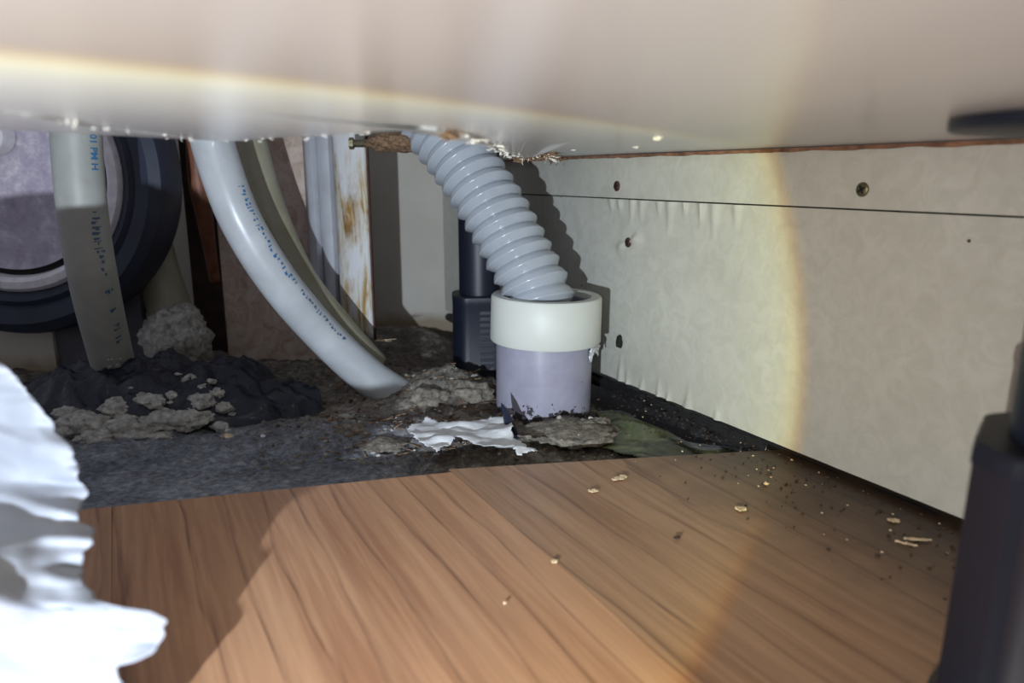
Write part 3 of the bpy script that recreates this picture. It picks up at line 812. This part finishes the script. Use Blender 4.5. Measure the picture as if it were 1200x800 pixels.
# ---------------------------------------------------------------- round metal lid with rubber ring
YD = .53; dc = ony(6, 203, YD); sc_ = YD/F_PX
lid = thing('round_lid', 'round steel lid with a thick black rubber rim, standing upright at left', 'lid', (dc.x, dc.y, dc.z - 180*sc_))
mD = Matrix.Translation(dc) @ Matrix.Rotation(math.radians(90), 4, 'X')
def ring(name, prof, mat, lab=None):
    bm = bmesh.new(); lathe(bm, [(r*sc_, z) for r, z in prof], 128, mD); bmesh.ops.recalc_face_normals(bm, faces=bm.faces)
    o = sharp(obj(name, bm, mat, lid), 30)
    if lab: o['label'] = lab
    return o
ring('rubber_ring', [(136,-.004),(137,.003),(146,.008),(152,.006),(156,.010),(172,.012),(183,.008),(187,.0),(186,-.022),(136,-.022)], M['rubber'], 'thick black rubber ring')
ring('steel_rim', [(117,-.001),(119,.004),(124,.0065),(132,.006),(136,.003),(136,-.006)], M['steel_rim'], 'bright steel rim')
ring('groove', [(110,.0005),(113,-.002),(117,-.002)], M['hole'])
ring('face_plate', [(.01,-.006),(60,-.005),(100,-.002),(110,.0005)], M['face'], 'scuffed violet-tinted steel face')
bm = bmesh.new(); lathe(bm, [(.014, -.004), (.0145, .010), (.012, .013), (.0001, .013)], 40, Matrix.Translation(ony(-10, 158, YD)) @ Matrix.Rotation(math.radians(90), 4, 'X'))
sharp(obj('boss', bm, M['steel_rim'], lid), 30)

# ---------------------------------------------------------------- things at the back
def upright(name, px0, px1, Y, z0, z1, th_, mat, label, cat, wav=0):
    bm = bmesh.new(); x0, x1 = ony(px0, 300, Y).x, ony(px1, 300, Y).x
    box(bm, (x0, Y, z0), (x1, Y+th_, z1)); bev(bm, .001, 2); o = obj(name, bm, mat); tag(o, label, cat); return o
upright('brown_post', 222, 257, .62, -.02, .30, .02, M['brown'], 'dark brown upright post between round lid and curved hose', 'post')
bm = bmesh.new(); tube(bm, resample(catmull([ony(228, 90, .60), ony(231, 200, .60), ony(240, 255, .602), ony(252, 330, .615)], 12), .004), lambda i, k: .0075*(1-.4*smooth(20, 40, i)), 20)
tag(obj('reddish_pipe', bm, M['redpipe'], None, True), 'thin reddish-brown pipe in front of the dark brown post', 'pipe')
upright('particle_board', 258, 372, .584, -.02, .30, .016, M['board'], 'pinkish flaky particle board standing behind the curved hoses', 'board')
upright('dark_panel', 48, 158, .560, -.03, .20, .008, simple('dark_grey_panel', (.10, .095, .11), .6, var=.2), 'dark grey panel low behind the milky hose and the round lid', 'panel')
upright('pale_board', -160, 48, .556, -.03, .20, .008, M['back'], 'pale board low behind the round metal lid', 'board')
# metal channel: ribbed web and rusty flange
chan = thing('metal_channel', 'white painted metal channel with a rust-streaked flange, right of the curved hoses', 'channel', ony(410, 300, .55) * 1.0)
chan.location.z = .012
def extr(name, prof, z0f, z1, mat, lab):
    # prof: list of (px at mid height, Y)
    P = [Vector((ony(px, 280, Y).x, Y, 0)) for px, Y in prof]
    bm = bmesh.new(); n = 60
    grid(bm, len(P)-1, n, lambda u, v: Vector((P[round(u*(len(P)-1))].x, P[round(u*(len(P)-1))].y, z0f(u) + (z1 - z0f(u))*v)))
    o = obj(name, bm, mat, chan); solid(o, .0012, 0); o['label'] = lab; sharp(o, 50); return o
web = [(362,.580),(366,.572),(371,.570),(375,.573),(377,.577),(380,.573),(384,.568),(390,.567),(394,.570),(397,.574)]
extr('ribbed_web', web, lambda u: .004 + .008*u, .30, M['channel'], 'ribbed white web')
extr('flange', [(396,.574),(397,.552),(403,.548),(418,.546),(428,.545),(433,.545)], lambda u: .026 - .011*u, .30, M['rusty'], 'rust-streaked white flange')
extr('raw_edge', [(433.2,.545),(435,.546),(435.5,.549)], lambda u: .0145, .30, M['rust_screw'], 'dark raw edge')
bm = bmesh.new(); pe = ony(440, 399, .545); rr = random.Random(8)
for _ in range(8):
    d = Vector((rr.uniform(.004, .016), rr.uniform(-.002,.002), rr.uniform(-.001,.003))); w = Vector((0, 0, .0004))
    q = [bm.verts.new(v) for v in (pe-w, pe+d-w*.3, pe+d+w*.3, pe+w)]; bm.faces.new(q)
solid(obj('splinter', bm, M['shaving'], chan), .0004)
# chunk of torn chipboard hanging at the far side of the hole
bigblob('chipboard_piece', 466, 166, .50, 62, 22, .014, M['fibre'], 'torn brown chipboard scrap hanging beside the top of the ribbed hose', 'scrap', 9)
bm = bmesh.new(); mB = Matrix.Translation(ony(430, 168, .52)) @ Matrix.Rotation(math.radians(90), 4, 'Y')
lathe(bm, [(.0025*(1+.12*(k % 2)), -.012 + k*.0008) for k in range(30)], 16, mB, True, True)
lathe(bm, [(.0040, -.012), (.0040, -.009)], 6, mB, True, True)
tag(obj('bolt', bm, M['screw']), 'small threaded steel bolt beside the channel top', 'bolt')

# ---------------------------------------------------------------- adjustable legs
def leg(name, X, Y, zb, zt, r, bw, label, facing=0.0, flange_r=.032, zh=None):
    root = thing(name, label, 'leg', (X, Y, zb)); T = Matrix.Translation((X, Y, 0))
    bm = bmesh.new(); lathe(bm, [(r, zb+.03), (r, zt-.003)], 40, T, True, True); sharp(obj('tube', bm, M['blackfine'], root), 40)
    bm = bmesh.new(); lathe(bm, [(r+.003, zt-.009), (r+.0035, zt-.0045), (flange_r-.001, zt-.0032), (flange_r, zt-.0026), (flange_r, zt-.0004)], 56, T, True, True)
    sharp(obj('flange', bm, M['blackfine'], root), 40)
    # tapered foot housing with flat sides and corner grooves
    bm = bmesh.new(); n = 64
    def rad(a, w):
        c = max(abs(math.cos(a-facing)), abs(math.sin(a-facing))); rr_ = min(w/c, w*1.16)
        g = abs(((a-facing) % (math.pi/2)) - math.pi/4)
        if .30 < g < .38: rr_ *= .955
        return rr_
    rings = []
    for w, z in ((bw*1.04, zb+.002), (bw*1.04, zb+.006), (bw, zb+.008), (bw*.97, zh-.006), (bw*.99, zh-.005), (bw*.98, zh-.001), (bw*.94, zh), (r+.0025, zh)):
        rings.append([bm.verts.new((X + math.cos(2*math.pi*k/n)*rad(2*math.pi*k/n, w), Y + math.sin(2*math.pi*k/n)*rad(2*math.pi*k/n, w), z)) for k in range(n)])
    for A, B in zip(rings, rings[1:]):
        for k in range(n): bm.faces.new((A[k], A[(k+1) % n], B[(k+1) % n], B[k]))
    bm.faces.new(rings[0][::-1]); bm.faces.new(rings[-1])
    sharp(obj('foot_housing', bm, M['blackfine'], root), 30)
    bm = bmesh.new(); mm = T @ Matrix.Rotation(facing, 4, 'Z')
    hh = (zh - zb)*.72; nr = 12
    for k in range(nr):
        z = zb + .012 + hh*k/nr; box(bm, (-.001, -bw-.0006, z), (bw*.55, -bw+.002, z+hh/nr*.55), mm)
    obj('grip_ribs', bm, M['blackfine'], root)['label'] = 'row of small grip ribs'
    bm = bmesh.new(); lathe(bm, [(bw*1.1, zb), (bw*1.12, zb+.002), (bw*.9, zb+.004)], 40, T, True, True); obj('foot_pad', bm, M['blackfine'], root)
    return root
LB = ony(562, 343, .535)
leg('adjustable_leg', LB.x, .535, floor_top, H+.014, .0150, .0205, 'black adjustable cabinet leg standing behind the drain pipe', .10, .034, LB.z)
LN = ony(1272, 520, .160)
leg('adjustable_leg', LN.x, .160, 0.0, H, .0150, .0215, 'black adjustable cabinet leg close by at the right edge', -.65, .0360, LN.z)

# ---------------------------------------------------------------- tissue scrap, green film, clear film
tp = [(478,500),(500,490),(524,497),(548,496),(575,490),(599,491),(602,512),(628,529),(607,534),(600,526),(576,528),(556,520),(534,513),(528,520),(514,531),(498,520),(484,512)]
tw = [onz(x, y, .001) for x, y in tp]; tw = [(p.x, p.y) for p in tw]
tc_ = G(550, 510)
def tf(x, y):
    z = max(hD(x, y, False), -.004) + .0045 + .0060*abs(nz((x*.8+y*.6, y*1.6-x*.5, 0), 26, 2, 4)) + .0010*nz((x, y, 0), 90, 2, 9)
    k = nz((x, y, 0), 120, 3, 30)
    return Vector((x + .0022*k, y + .0022*nz((x, y, 0), 120, 3, 33), z))
o = solid(obj('tissue_scrap', patch(tw, .0010, tf), M['tissue'], None, True), .0003)
tag(o, 'crumpled wet white tissue scrap lying in front of the drain pipe', 'tissue')
bm = bmesh.new(); c = ony(596, 494, .392)
tube(bm, [c + Vector((.0035, 0, -.010)), c, c + Vector((-.002, 0, .006)), c + Vector((-.004, 0, .011))], lambda i, k: [.0026, .0028, .0018, .0003][i], 8)
tag(obj('plastic_shard', bm, M['black']), 'small pointed black shard leaning on the foot of the drain pipe', 'shard')
gp = [(700,478),(728,476),(765,498),(820,510),(880,522),(880,536),(760,545),(705,520)]
gw = [(p.x, p.y) for p in [onz(x, y, -.008) for x, y in gp]]
def gf(x, y):
    p = Vector((x, y, 0)); d = (p - W0).dot(WN)
    return Vector((x, y, -.0085 + .0035*nz(p, 32, 2, 60) - .004*smooth(.03, .0, d)))
o = solid(obj('wet_film', patch(gw, .0014, gf), M['green'], None, True), .0004)
tag(o, 'greenish wet plastic film lying between drain pipe and side panel', 'film')
def clear():
    m, nt, b = newmat('clear_crinkled_film'); b.inputs['Base Color'].default_value = (.022, .022, .024, 1)
    b.inputs['Roughness'].default_value = .18; b.inputs['Alpha'].default_value = .45
    bump(nt, b, noise_tex(nt, 250, 4, vec=geo(nt)).outputs[0], .6, .002); return m
bm = bmesh.new(); sa, sb = wall_s(onw(712, 440)), wall_s(onw(905, 520))
grid(bm, 90, 8, lambda u, v: wallp(sa + (sb-sa)*u, .0035 - .010*v + .001*nz((u*14, v, 0), 1, 3), .0025 + .006*v + .002*nz((u*20, v*2, 3), 1, 3)))
tag(solid(obj('clear_film', bm, clear(), None, True), .0002), 'crinkled clear film strip hanging in the gap under the side panel', 'film')

# ---------------------------------------------------------------- white paper, front left
PXR = [(392,-150),(402,-40),(418,-4),(445,22),(480,50),(515,76),(545,92),(580,101),(600,92),(612,98),(622,112),(636,108),(646,98),(662,96),(690,100),(704,116),(712,150),(716,178),(728,194),(745,192),(762,183),(776,160),(779,138),(790,138),(810,150),(850,165),(900,170)]
def xr(y):
    for (y0, x0), (y1, x1) in zip(PXR, PXR[1:]):
        if y0 <= y <= y1: return x0 + (x1-x0)*(y-y0)/(y1-y0)
    return PXR[-1][1]
def ppt(u, v):
    y = 392 + 628*v; xx = xr(y) + 7*nz((y*.06, 0, 0), 1, 4); x = xx - (1-(1-u)**1.0)*760
    Y = .195 - .050*smooth(560, 720, y)
    if y > 845: Y -= .0
    P = ony(x, y, Y)
    big = nz((x*.004, y*.0065, 0), 1, 1, 2)*.026; fold = (abs(nz((x*.003 + y*.004, y*.009 - x*.004, 0), 1, 2, 7)) - .25)*.016 + nz((x*.02, y*.02, 0), 1, 2, 9)*.0012
    fl = (1-smooth(0, .12, u))
    off = big + fold + .006*fl*nz((y*.03, 3, 0), 1, 2)
    P = CAM + (P - CAM)*((Y + off)/Y)
    P.z = max(P.z, .0008); return P
bm = bmesh.new(); grid(bm, 150, 190, ppt)
bmesh.ops.recalc_face_normals(bm, faces=bm.faces)
o = solid(obj('paper_sheet', bm, M['paper'], None, True), .0003)
tag(o, 'large crumpled white paper sheet standing on the planks at front left', 'paper')

# ---------------------------------------------------------------- shavings and crumbs on the planks
def shaving(px, py, ln, w, ang, label, seed, mat='shaving'):
    P = onz(px, py, .0004); s = P.y/F_PX; L = ln*s; W = w*s*1.6; bm = bmesh.new(); rr = random.Random(seed)
    d = Vector((math.cos(ang), math.sin(ang), 0)); e = Vector((-d.y, d.x, 0))
    grid(bm, 12, 3, lambda u, v: P + d*(u-.5)*L + e*((v-.5)*W*(1-.6*abs(u-.5)*2) + .25*W*nz((u*4, seed, 0), 1, 2)) + Vector((0, 0, .0006 + .0008*abs(nz((u*5, v, seed), 1, 2)))))
    o = solid(obj('wood_shaving', bm, M[mat]), .0004); tag(o, label, 'shaving'); return o
shaving(695, 576, 13, 5, .1, 'small straight pale shaving on the grey-brown plank', 1)
shaving(726, 561, 22, 7, .5, 'curled pale shaving near the back edge of the grey-brown plank', 2)
shaving(868, 597, 14, 8, -.4, 'yellowish forked shaving in the middle of the right planks', 3)
shaving(650, 659, 8, 5, -.5, 'tiny pale flake beside the plank seam', 4)
shaving(793, 631, 9, 5, .6, 'brown curled flake in front of the yellowish shaving', 5, 'crumb')
shaving(898, 568, 6, 4, .2, 'tiny pale flake near the bright light rim', 6)
shaving(1075, 633, 34, 4, -.1, 'long thin straw-like splinter near the side panel', 7)
shaving(1062, 638, 26, 3, -.5, 'shorter splinter crossing the long straw-like splinter', 8)
shaving(1047, 611, 15, 6, -.3, 'pale frayed flake close under the side panel', 9)
shaving(592, 708, 4, 3, .3, 'speck of pale wood low on the orange-brown plank', 10)
rr = random.Random(77); bm = bmesh.new()
for _ in range(420):
    s = rr.uniform(-.34, -.03); d = abs(rr.gauss(0, .030)) + .001; P = W0 + WD*s + WN*d
    pebble(bm, Vector((P.x, P.y, .0003)), rr.uniform(.0002, .0009), rr, .6)
o = obj('crumbs', bm, M['crumb']); tag(o, 'dark crumbs scattered on the planks along the side panel', 'crumbs', kind='stuff')
rr = random.Random(78); bm = bmesh.new()
for _ in range(60):
    s = rr.uniform(-.34, -.03); d = abs(rr.gauss(0, .04)) + .001; P = W0 + WD*s + WN*d
    pebble(bm, Vector((P.x, P.y, .0003)), rr.uniform(.0002, .0006), rr, .6)
o = obj('crumbs', bm, M['shaving']); tag(o, 'pale sawdust specks on the planks along the side panel', 'crumbs', kind='stuff')
